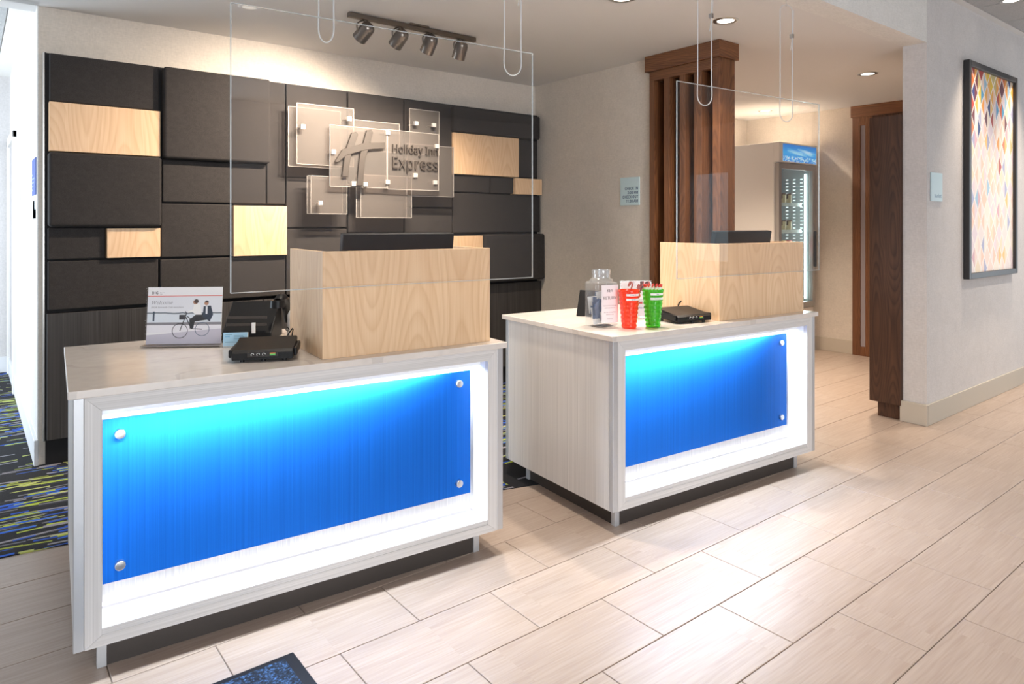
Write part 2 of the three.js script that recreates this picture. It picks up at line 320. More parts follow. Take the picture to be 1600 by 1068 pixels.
// ------------------------------------------------------------------ panel wall
{
  const t = thing('panel_wall', 'dark fabric acoustic panel wall with inset pale wood blocks above dark cladding', 'panel wall');
  mesh('backing', box(0.362, 4.12, 0.16, 2.44, ZB + 0.001, -4.975), M.backing, t);
  mesh('edge_trim', box(0.345, 0.352, 0.155, 2.44, ZB + 0.002, -4.955), M.brushed, t);
  mesh('side_board', box(0.352, 0.3615, 0.155, 2.44, ZB + 0.002, -4.965), M.backing, t);
  mesh('toe_kick', box(0.36, 4.12, 0.005, 0.16, ZB + 0.002, -5.0), M.backing, t);
  // lower cladding boards
  for (const [a, b] of [[0.362, 1.6], [1.604, 2.86], [2.864, 4.13]]) mesh('cladding_board', box(a, b, 0.165, 0.905, -4.974, -4.925, 0.002, { ou: a }), M.darkLam, t);
  const P = [[0.374, 0.948, 2.152, 2.432], [0.366, 0.652, 1.222, 1.408], [0.366, 0.944, 0.925, 1.212], [0.968, 1.618, 1.572, 1.842], [1.624, 1.752, 1.572, 2.430], [0.960, 1.388, 1.216, 1.562], [0.955, 1.752, 0.925, 1.205],
    [1.760, 2.216, 1.405, 2.430], [1.760, 2.216, 0.925, 1.396], [2.228, 2.696, 1.365, 2.428], [2.228, 2.696, 0.925, 1.356], [2.704, 3.150, 1.566, 2.425], [2.704, 3.150, 1.36, 1.557], [2.704, 3.064, 0.925, 1.352],
    [3.860, 4.076, 1.855, 2.195], [3.158, 3.540, 1.702, 1.842], [3.549, 3.800, 1.702, 1.842], [3.158, 4.112, 1.358, 1.692], [3.072, 3.445, 0.925, 1.108]];
  P.forEach(([a, b, c, d]) => mesh('fabric_panel', box(a, b, c, d, -4.974, -4.92, 0.008, { ou: rnd(), ov: rnd(), seg: 2 }), M.fabric, t));
  const B = [[0.366, 0.954, 1.416, 1.850], [0.966, 1.632, 1.850, 2.430], [3.135, 4.068, 2.202, 2.412], [3.450, 4.122, 0.925, 1.342]];
  B.forEach(([a, b, c, d]) => mesh('raised_fabric_panel', box(a, b, c, d, -4.974, -4.862, 0.018, { ou: rnd(), ov: rnd(), seg: 3 }), M.fabric, t));
  const W = [[0.371, 0.951, 1.858, 2.145], [0.660, 0.951, 1.224, 1.405], [1.396, 1.757, 1.213, 1.556], [3.072, 3.448, 1.112, 1.332], [3.147, 3.842, 1.850, 2.197], [3.803, 4.112, 1.698, 1.842]];
  W.forEach(([a, b, c, d]) => mesh('wood_block', box(a, b, c, d, -4.974, -4.895, 0.002, { ou: rnd(), ov: rnd() }), M.maple, t));
}

// ------------------------------------------------------------------ frosted sign
{
  const t = thing('wall_sign', 'layered frosted acrylic sign with raised H mark and hotel lettering', 'sign');
  const plate = (a, b, c, d, z) => { const m = mesh('frosted_plate', box(a, b, c, d, z, z + 0.006), M.frosted, t); mesh('polished_edge', [box(a, a + 0.003, c, d, z - 0.0005, z + 0.0066), box(b - 0.003, b, c, d, z - 0.0005, z + 0.0066), box(a, b, c, c + 0.003, z - 0.0005, z + 0.0066), box(a, b, d - 0.003, d, z - 0.0005, z + 0.0066)], M.frostedEdge, m); };
  plate(1.787, 2.215, 1.851, 2.281, -4.80); plate(1.742, 2.13, 1.835, 2.258, -4.84);
  plate(2.676, 2.949, 1.98, 2.334, -4.80); plate(2.011, 2.463, 1.700, 2.143, -4.76); plate(2.467, 2.919, 1.694, 2.147, -4.76);
  plate(2.212, 2.598, 1.98, 2.205, -4.81); plate(2.653, 3.086, 1.649, 2.058, -4.80); plate(1.888, 2.162, 1.503, 1.775, -4.80); plate(1.872, 2.14, 1.503, 1.775, -4.83);
  plate(2.268, 2.698, 1.478, 1.80, -4.80); plate(2.245, 2.67, 1.478, 1.80, -4.83);
  for (const [x, y] of [[1.814, 2.108], [2.157, 2.196], [2.036, 1.947], [2.465, 2.121], [2.465, 1.748], [2.191, 1.726], [2.284, 1.724], [2.899, 2.049], [2.704, 1.809], [2.883, 1.761], [2.71, 2.214], [2.871, 2.214], [1.94, 1.58]]) {
    const m = mesh('standoff_cap', box(x - 0.016, x + 0.016, y - 0.016, y + 0.016, -4.765, -4.74, 0.002), M.cube, t);
    mesh('standoff_post', cyl(0.006, 0.006, 0.12, 10).rotateX(Math.PI / 2).translate(x, y, -4.81), M.steel, m);
  }
  // raised mark: two slanted strokes and a rising crossbar
  const bar = (pts) => { const s = new THREE.Shape(); pts.forEach(([x, y], i) => i ? s.lineTo(x, y) : s.moveTo(x, y)); return new THREE.ExtrudeGeometry(s, { depth: 0.018, bevelEnabled: true, bevelSize: 0.002, bevelThickness: 0.002, bevelSegments: 1 }).translate(0, 0, -4.752); };
  const mk = std({ color: col(0.040, 0.033, 0.029), roughness: 0.55 });
  mesh('logo_stroke', bar([[2.098, 1.775], [2.14, 1.775], [2.162, 1.93], [2.218, 2.085], [2.204, 2.102], [2.172, 2.092], [2.123, 1.96]]), mk, t);
  mesh('logo_stroke', bar([[2.212, 1.715], [2.255, 1.715], [2.272, 1.9], [2.338, 2.11], [2.324, 2.13], [2.29, 2.12], [2.235, 1.93]]), mk, t);
  mesh('logo_crossbar', bar([[2.043, 1.876], [2.064, 1.876], [2.127, 1.93], [2.28, 1.98], [2.432, 2.0], [2.432, 2.042], [2.27, 2.026], [2.10, 1.966]]).translate(0, 0, 0.003), mk, t);
  const font = await new FontLoader().loadAsync('fonts/droid/droid_sans_regular.typeface.json');
  for (const [txt, x0, x1, y, sz] of [['Holiday Inn', 2.505, 2.902, 1.975, 0.062], ['Express', 2.505, 2.902, 1.855, 0.088]]) {
    const g = new TextGeometry(txt, { font, size: sz, depth: 0.016, curveSegments: 5, bevelEnabled: false });
    g.computeBoundingBox(); const b = g.boundingBox; g.translate(-b.min.x, 0, 0); g.scale((x1 - x0) / (b.max.x - b.min.x), 1, 1); g.translate(x0, y, -4.753);
    mesh('lettering', g, mk, t);
  }
}

// ------------------------------------------------------------------ reception desks
const DESK_TURN = THREE.MathUtils.degToRad(-4.6);
const OL = [0.323, 0, -2.610], OR = [2.374, 0, -2.290];
function inDesk(o, O, u, v, h = 0, turn = 0) {   // place a thing by its position on a desk
  const c = Math.cos(DESK_TURN), s = Math.sin(DESK_TURN);
  o.position.set(O[0] + u * c - v * s * -1 * -1, h, O[2] - u * s - v * c); o.position.x = O[0] + u * c + v * (-s); o.rotation.y = DESK_TURN + turn; return o;
}
function desk(O, label) {
  const t = thing('reception_desk', label, 'reception desk', O, DESK_TURN);
  const u0 = -0.065, u1 = 1.505, f = 0.06, bk = -0.86;        // local x = along the front, z = towards the lobby
  mesh('toe_kick', box(0.01, 1.41, 0, 0.1, -0.745, -0.008), M.toe, t);
  for (const x of [0, 1.392]) for (const z of [-0.75, -0.028]) mesh('toe_post', box(x, x + 0.028, 0, 0.1, z, z + 0.028, 0.002), M.aluminium, t);
  // corner posts and side panels
  for (const x of [u0, u1 - 0.03]) for (const z of [bk, f - 0.03]) mesh('corner_post', box(x, x + 0.03, 0.1, 0.888, z, z + 0.03, 0.003), M.aluminium, t);
  mesh('side_panel', box(u0 + 0.002, u0 + 0.02, 0.1, 0.888, bk + 0.03, f - 0.03, 0, { ou: 0.2 }), M.lamV, t);
  mesh('side_panel', box(u1 - 0.02, u1 - 0.002, 0.1, 0.888, bk + 0.03, f - 0.03), M.lamV, t);
  mesh('bottom_board', box(u0 + 0.02, u1 - 0.02, 0.1, 0.118, bk + 0.01, f - 0.03), M.lamV, t);
  mesh('inner_back', box(u0 + 0.03, u1 - 0.03, 0.118, 0.885, -0.125, -0.107), M.lamWhite, t);
  // mitred front frame
  const a = u0 + 0.03, b = u1 - 0.03, lo = 0.1, hi = 0.888, w = 0.047;
  const piece = (pts, m, k) => { const s = new THREE.Shape(); pts.forEach(([x, y], i) => i ? s.lineTo(x, y) : s.moveTo(x, y)); const g = new THREE.ExtrudeGeometry(s, { depth: 0.022, bevelEnabled: true, bevelSize: -0.0006, bevelOffset: 0, bevelThickness: 0.0008, bevelSegments: 1 }); metreUV(g, k, k); g.translate(0, 0, f - 0.023); mesh('frame_rail', g, m, t); };
  const e = 0.0006;
  piece([[a, lo], [b, lo], [b - w, lo + w - 0.012], [a + w, lo + w - 0.012]], M.lamH, 0.1);
  piece([[a, hi], [a + w, hi - w], [b - w, hi - w], [b, hi]], M.lamH, 0.5);
  piece([[a, lo + e], [a + w, lo + w - 0.012 + e], [a + w, hi - w - e], [a, hi - e]], M.lamV, 0.3);
  piece([[b, lo + e], [b, hi - e], [b - w, hi - w - e], [b - w, lo + w - 0.012 + e]], M.lamV, 0.8);
  // light recess
  mesh('recess_back', box(a, b, 0.135, 0.86, -0.106, -0.1, 0, { ou: 0.4 }), M.lamV, t);
  mesh('recess_side', box(a + w - 0.012, a + w, 0.135, 0.845, -0.1, f - 0.024), M.lamWhite, t);
  mesh('recess_side', box(b - w, b - w + 0.012, 0.135, 0.845, -0.1, f - 0.024), M.lamWhite, t);
  mesh('recess_top', box(a + w, b - w, 0.842, 0.858, -0.1, f - 0.024), M.lamWhite, t);
  mesh('recess_ledge', box(a + w, b - w, 0.134, 0.155, -0.1, f - 0.003, 0.0015), M.lamH, t);
  // light bar under the top of the recess
  const lb = mesh('light_bar', box(a + w, b - w, 0.812, 0.842, -0.099, -0.005, 0.002), M.lamWhite, t);
  mesh('led_strip', box(a + w + 0.01, b - w - 0.01, 0.8085, 0.8122, -0.034, -0.012), M.led, lb);
  mesh('led_strip', box(a + w, b - w, 0.156, 0.163, -0.0995, -0.093), M.ledLow, t);
  const c = Math.cos(DESK_TURN), s = Math.sin(DESK_TURN), mid = (a + b) / 2;
  const wp = (x, y, z) => [O[0] + x * c + z * s, y, O[2] - x * s + z * c];
  areaLight('led_light', LEDC, 260, b - a - 2 * w - 0.03, 0.02, wp(mid, 0.806, -0.023), wp(mid, 0.0, -0.023));
  areaLight('led_low_light', new THREE.Color(0.86, 0.86, 1.0), 9, b - a - 2 * w - 0.03, 0.01, wp(mid, 0.162, -0.091), wp(mid, 1.0, 0.25));
  // blue panel on standoffs
  const bp = mesh('blue_panel', box(0.02, 1.412, 0.238, 0.782, -0.071, -0.065, 0, { ou: 0.17 }), M.blue, t);
  for (const x of [0.069, 1.352]) for (const y of [0.292, 0.73]) mesh('standoff', lathe([[0, 0.014], [0.014, 0.014], [0.016, 0.012], [0.016, -0.002], [0.009, -0.002], [0.009, -0.034]], 24).rotateX(Math.PI / 2).translate(x, y, -0.063), M.steel, bp);
  const ct = mesh('countertop', box(u0 - 0.014, u1 + 0.014, 0.8895, 0.915, bk - 0.02, f + 0.014, 0.003), M.quartz, t);
  return t;
}
desk(OL, 'white reception desk with glowing blue panel, carrying the welcome sign and phone');
desk(OR, 'white reception desk with glowing blue panel, carrying the key jar and pen cups');

function hutch(O, label) {
  const t = inDesk(thing('wood_hutch', label, 'counter screen'), O, 0, 0, 0.915);
  const a = 0.727, b = 1.470, h = 0.41, th = 0.019, d = -0.43;
  mesh('front_panel', box(a, b, 0, h, -0.011, 0.008, 0.001, { ou: rnd(), ov: rnd() }), M.maple, t);
  mesh('side_panel', box(a, a + th, 0, h, d, -0.011, 0.001, { ou: rnd(), ov: rnd() }), M.maple, t);
  mesh('side_panel', box(b - th, b, 0, h, d, -0.011, 0.001, { ou: rnd(), ov: rnd() }), M.maple, t);
}
hutch(OL, 'pale maple box screen standing on the desk with the welcome sign');
hutch(OR, 'pale maple box screen standing on the desk with the key jar');
function monitor(O, label, u) {
  const t = inDesk(thing('computer_monitor', label, 'monitor'), O, u, 0.20, 0.915, Math.PI + 0.03);
  const g = box(-0.262, 0.262, 0.15, 0.478, -0.012, 0.022, 0.006); const sc = box(-0.25, 0.25, 0.163, 0.466, 0.0215, 0.0235);
  for (const q of [g, sc]) q.translate(0, -0.3, 0).rotateX(-0.16).translate(0, 0.3, 0);
  mesh('housing', g, M.monitor, t); mesh('screen', sc, M.blackGloss, t);
  mesh('stand_neck', box(-0.03, 0.03, 0.012, 0.3, -0.05, -0.03, 0.004), M.black, t);
  mesh('stand_base', box(-0.12, 0.12, 0, 0.014, -0.12, 0.07, 0.006), M.black, t);
}
monitor(OL, 'black monitor peeking over the maple screen of the desk with the welcome sign', 1.125);
monitor(OR, 'black monitor peeking over the maple screen of the desk with the key jar', 1.15);

// hanging clear shields with their loops of cable
function shield(O, u0, u1, y0, y1, loops, label, lab2) {
  const t = inDesk(thing('hanging_shield', label, 'clear shield'), O, 0, -0.05);
  mesh('pane', box(u0, u1, y0, y1, -0.003, 0.003), M.acrylic, t);
  mesh('polished_edge', [box(u0 - 0.0015, u0 + 0.0015, y0, y1, -0.0032, 0.0032), box(u1 - 0.0015, u1 + 0.0015, y0, y1, -0.0032, 0.0032), box(u0, u1, y0 - 0.0015, y0 + 0.0015, -0.0032, 0.0032), box(u0, u1, y1 - 0.0015, y1 + 0.0015, -0.0032, 0.0032)], M.acrylicEdge, t);
  loops.forEach(([u, yb, yt, w], i) => {
    const l = inDesk(thing('cable_loop', lab2[i], 'cable loop'), O, u, -0.05);
    const pts = []; const r = w / 2;
    for (let k = 0; k <= 10; k++) { const a = Math.PI + Math.PI * k / 10; pts.push([r * Math.cos(a), yb + 0.05 + 0.05 * Math.sin(a), 0.012 * Math.cos(a)]); }
    for (let k = 1; k < 6; k++) pts.push([r, yb + 0.05 + (yt - yb - 0.09) * k / 6, 0.01]);
    for (let k = 0; k <= 10; k++) { const a = Math.PI * k / 10; pts.push([r * Math.cos(a), yt - 0.04 + 0.035 * Math.sin(a), 0.01 * Math.cos(a)]); }
    for (let k = 5; k > 0; k--) pts.push([-r, yb + 0.05 + (yt - yb - 0.09) * k / 6, -0.01]);
    mesh('cable', tube(pts, 0.0028, 160, 7, true), M.cord, l);
    const hk = mesh('ceiling_hook', tube([[0, CEIL - 0.0005, 0], [0, yt + 0.012, 0], [0.008, yt - 0.004, 0], [0, yt - 0.012, 0], [-0.008, yt - 0.002, 0]], 0.0018, 24, 6), M.steel, l);
    mesh('cable_clamp', box(r - 0.006, r + 0.008, yt - 0.19, yt - 0.165, -0.006, 0.016, 0.002), M.brushed, l);
    mesh('cable_tail', tube([[r + 0.012, yt - 0.03, 0.01], [r + 0.01, yt - 0.10, 0.01], [r, yt - 0.175, 0.012], [r - 0.016, yt - 0.26, 0.01]], 0.0022, 24, 6), M.cord, l);
  });
}
shield(OL, 0.393, 1.668, 1.190, 2.20, [[0.728, 2.11, 2.66, 0.05], [1.562, 2.088, 2.66, 0.075]], 'large clear acrylic shield hanging over the desk with the welcome sign', ['thin cable loop holding the big shield near the track lights end', 'thin cable loop holding the big shield near its column end']);
shield(OR, 0.362, 1.56, 1.158, 2.14, [[0.565, 2.038, 2.68, 0.082], [1.245, 2.012, 2.68, 0.085]], 'clear acrylic shield hanging over the desk with the key jar', ['thin cable loop in front of the slatted wood column', 'thin cable loop in front of the fridge side, with a loose tail']);

// ------------------------------------------------------------------ things on the first desk
{
  const t = inDesk(thing('welcome_sign', 'clear stand with a printed welcome card showing two cyclists by water', 'counter sign'), OL, 0.335, 0.605, 0.915, THREE.MathUtils.degToRad(-29.9));
  const tex = canvasTex(1024, 820, (c, w, h) => {
    const g = c.createLinearGradient(0, 0, 0, h); c.fillStyle = '#f3f2f4'; c.fillRect(0, 0, w, h);
    c.fillStyle = '#e9eaf0'; c.fillRect(0, 130, w, 270);
    c.fillStyle = '#7d8790'; for (let x = 0; x < w; x += 6) c.fillRect(x, 372 - 14 * vnoise(x / 60, 1), 6, 20);
    c.fillStyle = '#dfe6ee'; c.fillRect(0, 390, w, 120); c.fillStyle = '#8d8a90'; c.fillRect(0, 508, w, 38); c.fillStyle = '#eceaf0'; c.fillRect(0, 546, w, 110);
    c.fillStyle = '#c9c5d2'; c.beginPath(); c.moveTo(0, 690); c.lineTo(w, 600); c.lineTo(w, h); c.lineTo(0, h); c.fill();
    c.fillStyle = '#e0584a'; c.fillRect(0, 122, w, 9);
    c.fillStyle = '#49484e'; c.font = 'bold 52px sans-serif'; c.fillText('IHG', 48, 100);
    c.font = '17px sans-serif'; c.fillStyle = '#8a8990'; c.fillText('Rewards', 160, 84); c.fillText('Club', 160, 104);
    c.fillStyle = '#8b8a90'; c.font = 'italic 66px serif'; c.fillText('Welcome', 48, 245); c.font = 'italic 31px serif'; c.fillText('IHG\u00ae Rewards Club members', 48, 300);
    c.fillStyle = '#3a4a5c'; c.fillRect(78, 350, 24, 140);
    const ring = (x, y, r, lw, s) => { c.strokeStyle = s; c.lineWidth = lw; c.beginPath(); c.arc(x, y, r, 0, 7); c.stroke(); };
    ring(455, 630, 104, 9, '#33343a'); ring(760, 610, 96, 8, '#4a5f78');
    c.strokeStyle = '#33343a'; c.lineWidth = 12; const ln = (...p) => { c.beginPath(); p.forEach(([x, y], i) => i ? c.lineTo(x, y) : c.moveTo(x, y)); c.stroke(); };
    ln([455, 630], [540, 380], [520, 350]); ln([530, 430], [610, 600], [760, 610]); ln([545, 420], [650, 500], [620, 600]);
    c.fillStyle = '#3c3c42'; c.fillRect(440, 400, 90, 70);
    c.fillStyle = '#26282e'; c.beginPath(); c.moveTo(690, 380); c.lineTo(580, 470); c.lineTo(590, 600); c.lineTo(640, 590); c.lineTo(650, 500); c.lineTo(860, 470); c.lineTo(820, 380); c.fill();
    c.fillStyle = '#f6f4f2'; c.beginPath(); c.moveTo(640, 250); c.lineTo(720, 240); c.lineTo(750, 400); c.lineTo(660, 400); c.lineTo(620, 360); c.lineTo(560, 372); c.lineTo(556, 350); c.lineTo(620, 330); c.fill();
    c.fillStyle = '#2c3a4e'; c.beginPath(); c.moveTo(770, 280); c.lineTo(870, 270); c.lineTo(905, 400); c.lineTo(860, 500); c.lineTo(760, 430); c.fill(); c.fillStyle = '#e9eaee'; c.fillRect(800, 280, 26, 110);
    c.fillStyle = '#b98a70'; c.beginPath(); c.arc(656, 218, 32, 0, 7); c.fill(); c.beginPath(); c.arc(808, 235, 30, 0, 7); c.fill();
    c.fillStyle = '#4a3a34'; c.beginPath(); c.arc(668, 206, 30, 0, 7); c.fill(); c.beginPath(); c.arc(812, 222, 27, 3, 6.4); c.fill();
  });
  const g = new THREE.PlaneGeometry(0.304, 0.238); const card = mesh('printed_card', g.translate(0, 0.130, 0.0), printMat(tex, { clearcoat: 0.3 }), t); card.rotation.x = -0.10;
  const bk = mesh('card_back', box(-0.152, 0.152, 0.011, 0.249, -0.003, -0.0008), M.white, t); bk.rotation.x = -0.10;
  const hol = mesh('acrylic_sleeve', box(-0.156, 0.156, 0.006, 0.252, 0.001, 0.003), M.clearPlastic, t); hol.rotation.x = -0.10;
  mesh('base', box(-0.162, 0.162, 0, 0.007, -0.05, 0.035, 0.002), M.clearPlastic, t); mesh('base_insert', box(-0.16, 0.16, 0.007, 0.0085, -0.03, 0.034), M.brushed, t);
}
function cardTerminal(O, u, v, turn, label) {
  const t = inDesk(thing('card_terminal', label, 'card terminal'), O, u, v, 0.915, turn);
  const wedge = new THREE.Shape(); [[-0.10, 0.014], [0.10, 0.014], [0.10, 0.032], [0.085, 0.040], [-0.085, 0.062], [-0.10, 0.056]].forEach(([x, y], i) => i ? wedge.lineTo(x, y) : wedge.moveTo(x, y));
  const body = new THREE.ExtrudeGeometry(wedge, { depth: 0.21, bevelEnabled: true, bevelSize: 0.004, bevelThickness: 0.004, bevelSegments: 2 }).translate(0, 0, -0.105).rotateY(-Math.PI / 2);
  mesh('housing', body, M.black, t);
  mesh('side_grip', box(-0.122, -0.108, 0.016, 0.046, -0.09, 0.09, 0.006), M.black, t); mesh('side_grip', box(0.108, 0.122, 0.016, 0.046, -0.09, 0.09, 0.006), M.black, t);
  const scr = mesh('screen', box(-0.085, 0.085, 0, 0.002, -0.055, 0.055), M.blackGloss, t); scr.position.set(0, 0.0525, -0.012); scr.rotation.x = 0.128;
  mesh('front_reader', box(-0.055, 0.055, 0.018, 0.038, 0.100, 0.108, 0.003), M.blackGloss, t);
  mesh('status_label', [box(0.026, 0.046, 0.024, 0.034, 0.1078, 0.1086)], std({ color: col(0.1, 0.5, 0.12), roughness: 0.5 }), t); mesh('status_label', box(0.026, 0.046, 0.0305, 0.034, 0.1080, 0.1089), std({ color: col(0.85, 0.25, 0.05), roughness: 0.5 }), t);
  for (const x of [-0.035, -0.015, 0.005]) mesh('reader_symbol', new THREE.TorusGeometry(0.005, 0.0009, 6, 16, Math.PI * 1.3).translate(x, 0.029, 0.1085), M.white, t);
  for (const x of [-0.075, 0, 0.075]) for (const z of [-0.08, 0.08]) mesh('rubber_foot', cyl(0.008, 0.009, 0.014, 14).translate(x, 0.007, z), M.black, t);
  mesh('cord', tube([[0.06, 0.04, -0.105], [0.075, 0.07, -0.13], [0.09, 0.09, -0.12], [0.085, 0.045, -0.15], [0.10, 0.004, -0.17]], 0.0025, 30, 6), M.black, t);
}
cardTerminal(OL, 0.565, 0.175, THREE.MathUtils.degToRad(-20), 'black card payment terminal beside the blue business cards');
cardTerminal(OR, 0.583, 0.12, THREE.MathUtils.degToRad(-8), 'black card payment terminal beside the green pen cup');
{
  const t = inDesk(thing('desk_phone', 'black office desk phone turned away behind the business cards', 'phone'), OL, 0.625, 0.66, 0.915, THREE.MathUtils.degToRad(-28));
  const s = new THREE.Shape(); [[-0.10, 0], [0.10, 0], [0.085, 0.13], [0.06, 0.15], [-0.09, 0.03]].forEach(([x, y], i) => i ? s.lineTo(x, y) : s.moveTo(x, y));
  mesh('body', new THREE.ExtrudeGeometry(s, { depth: 0.20, bevelEnabled: true, bevelSize: 0.005, bevelThickness: 0.005, bevelSegments: 2 }).translate(0, 0.005, -0.10).rotateY(Math.PI / 2), M.black, t);
  mesh('stand_slots', [box(-0.085, 0.085, 0.10, 0.112, 0.088, 0.094, 0.002), box(-0.085, 0.085, 0.07, 0.082, 0.094, 0.1, 0.002)], M.toe, t);
  mesh('rating_label', box(0.025, 0.04, 0.04, 0.085, 0.1, 0.1075), M.white, t);
  const hs = mesh('handset', tube([[0.125, 0.168, 0.06], [0.128, 0.185, 0.02], [0.128, 0.165, -0.05], [0.125, 0.10, -0.12], [0.125, 0.06, -0.14]], 0.02, 30, 12), M.black, t);
  mesh('ear_cap', cyl(0.03, 0.032, 0.032, 20).translate(0.125, 0.162, 0.07), M.black, hs);
  const coil = []; for (let k = 0; k <= 40; k++) coil.push([0.15 + 0.0011 * k + 0.009 * Math.cos(k), 0.035 + 0.02 * Math.sin(k * 0.045) + 0.009 * Math.sin(k), 0.0 - 0.0012 * k]);
  mesh('coiled_cord', tube(coil, 0.0022, 280, 5), M.black, t);
}
{
  const t = inDesk(thing('business_card_holder', 'small clear holder of pale blue business cards next to the welcome sign', 'card holder'), OL, 0.512, 0.47, 0.915, THREE.MathUtils.degToRad(-24));
  const tex = canvasTex(256, 150, (c, w, h) => { c.fillStyle = '#a9d4ee'; c.fillRect(0, 0, w, h); c.fillStyle = '#2d8fc4'; c.font = 'bold 20px sans-serif'; c.fillText('SAVE', 22, 50); c.fillStyle = '#4a7d9c'; for (const [x, y, l] of [[110, 34, 100], [110, 48, 110], [110, 66, 60], [22, 20, 70], [110, 82, 70], [22, 104, 160]]) c.fillRect(x, y, l, 4); });
  const c = mesh('business_card', new THREE.PlaneGeometry(0.096, 0.056).translate(0, 0.033, 0), printMat(tex), t); c.rotation.x = -0.2; c.position.z = 0.002;
  const k = mesh('card_stack', box(-0.048, 0.048, 0.005, 0.061, -0.012, -0.0008), M.white, t); k.rotation.x = -0.2;
  mesh('holder_tray', [box(-0.054, 0.054, 0, 0.004, -0.03, 0.03, 0.001), box(-0.054, 0.054, 0, 0.022, 0.012, 0.015), box(-0.054, -0.051, 0, 0.03, -0.03, 0.015), box(0.051, 0.054, 0, 0.03, -0.03, 0.015)], M.clearPlastic, t);
}
{
  const t = inDesk(thing('sanitizer_bottle', 'small white pump bottle tucked beside the maple screen', 'bottle'), OL, 0.79, 0.60, 0.915);
  mesh('bottle_body', lathe([[0, 0], [0.026, 0], [0.028, 0.004], [0.028, 0.10], [0.02, 0.118], [0.011, 0.124], [0.011, 0.132], [0, 0.132]], 24), M.white, t);
  mesh('pump', [cyl(0.013, 0.013, 0.016, 16).translate(0, 0.14, 0), cyl(0.004, 0.004, 0.03, 8).translate(0, 0.16, 0), box(-0.034, 0.01, 0.172, 0.181, -0.006, 0.006)].map(g => { g.deleteAttribute('uv'); return g; }), M.clearPlastic, t);
}
// ------------------------------------------------------------------ things on the second desk
{
  const t = inDesk(thing('key_return_jar', 'square clear plastic jar of blue key cards with a KEY RETURN notice', 'jar'), OR, 0.098, 0.215, 0.915, THREE.MathUtils.degToRad(-10));
  const R = 0.063;
  mesh('jar_body', new RoundedBoxGeometry(2 * R, 0.225, 2 * R, 4, 0.014).translate(0, 0.1135, 0), M.jarPlastic, t);
  mesh('jar_shoulder', lathe([[0.062, 0.222], [0.058, 0.236], [0.047, 0.243], [0.046, 0.248]], 32), M.jarPlastic, t);
  mesh('jar_neck', lathe([[0.046, 0.245], [0.046, 0.282], [0.048, 0.284], [0.048, 0.286], [0.044, 0.286], [0.044, 0.245]], 32), M.jarPlastic, t);
  mesh('neck_rim', lathe([[0.0465, 0.262], [0.0495, 0.263], [0.0495, 0.283], [0.0465, 0.284]], 32), M.jarPlastic, t);
  const kc = std({ color: col(0.03, 0.085, 0.22), roughness: 0.4 });
  for (let k = 0; k < 16; k++) { const m = mesh('key_card', box(-0.027, 0.027, -0.043, 0.043, -0.0005, 0.0005), k % 5 ? kc : M.white, t); m.position.set((rnd() - 0.5) * 0.05 - 0.01, 0.058 + 0.085 * (k / 16) * (0.6 + 0.4 * rnd()), (rnd() - 0.5) * 0.06); m.rotation.set((rnd() - 0.5) * 0.7, (rnd() - 0.5) * 1.4, (rnd() - 0.5) * 0.9); release(m, k % 5 ? 'blue plastic key card standing inside the square clear jar' : 'white plastic key card standing inside the square clear jar', 'key card', k % 5 ? 'blue key cards in the jar' : 'white key cards in the jar'); }
  const tex = canvasTex(512, 1000, (c, w, h) => { c.fillStyle = '#f4f2f4'; c.fillRect(0, 0, w, h); c.fillStyle = '#26242c'; c.textAlign = 'center'; c.font = '112px sans-serif'; c.fillText('KEY', w / 2, 190); c.fillText('RETURN', w / 2, 380); c.font = '33px sans-serif'; c.fillStyle = '#55505c'; ['PLEASE DEPOSIT KEYS HERE', 'WHEN CHECKING OUT', '', 'KEYS WILL BE SANITIZED', 'BEFORE RE-USE', '', 'THANK YOU!'].forEach((s, i) => c.fillText(s, w / 2, 560 + i * 58)); });
  mesh('paper_notice', new THREE.PlaneGeometry(0.096, 0.188).translate(0.012, 0.118, R + 0.0012), printMat(tex), t);
  [[-0.045, 0.040, 0], [-0.035, 0.050, 0.0014], [-0.05, 0.035, 0.0028]].forEach(([a, b, y], i) => release(mesh('key_card', box(a, b, y + 0.003, y + 0.004, -0.027 + 0.006 * i, 0.027 + 0.006 * i), M.black, t), 'dark key card lying flat on the bottom of the square clear jar', 'key card', 'dark key cards in the jar'));
}
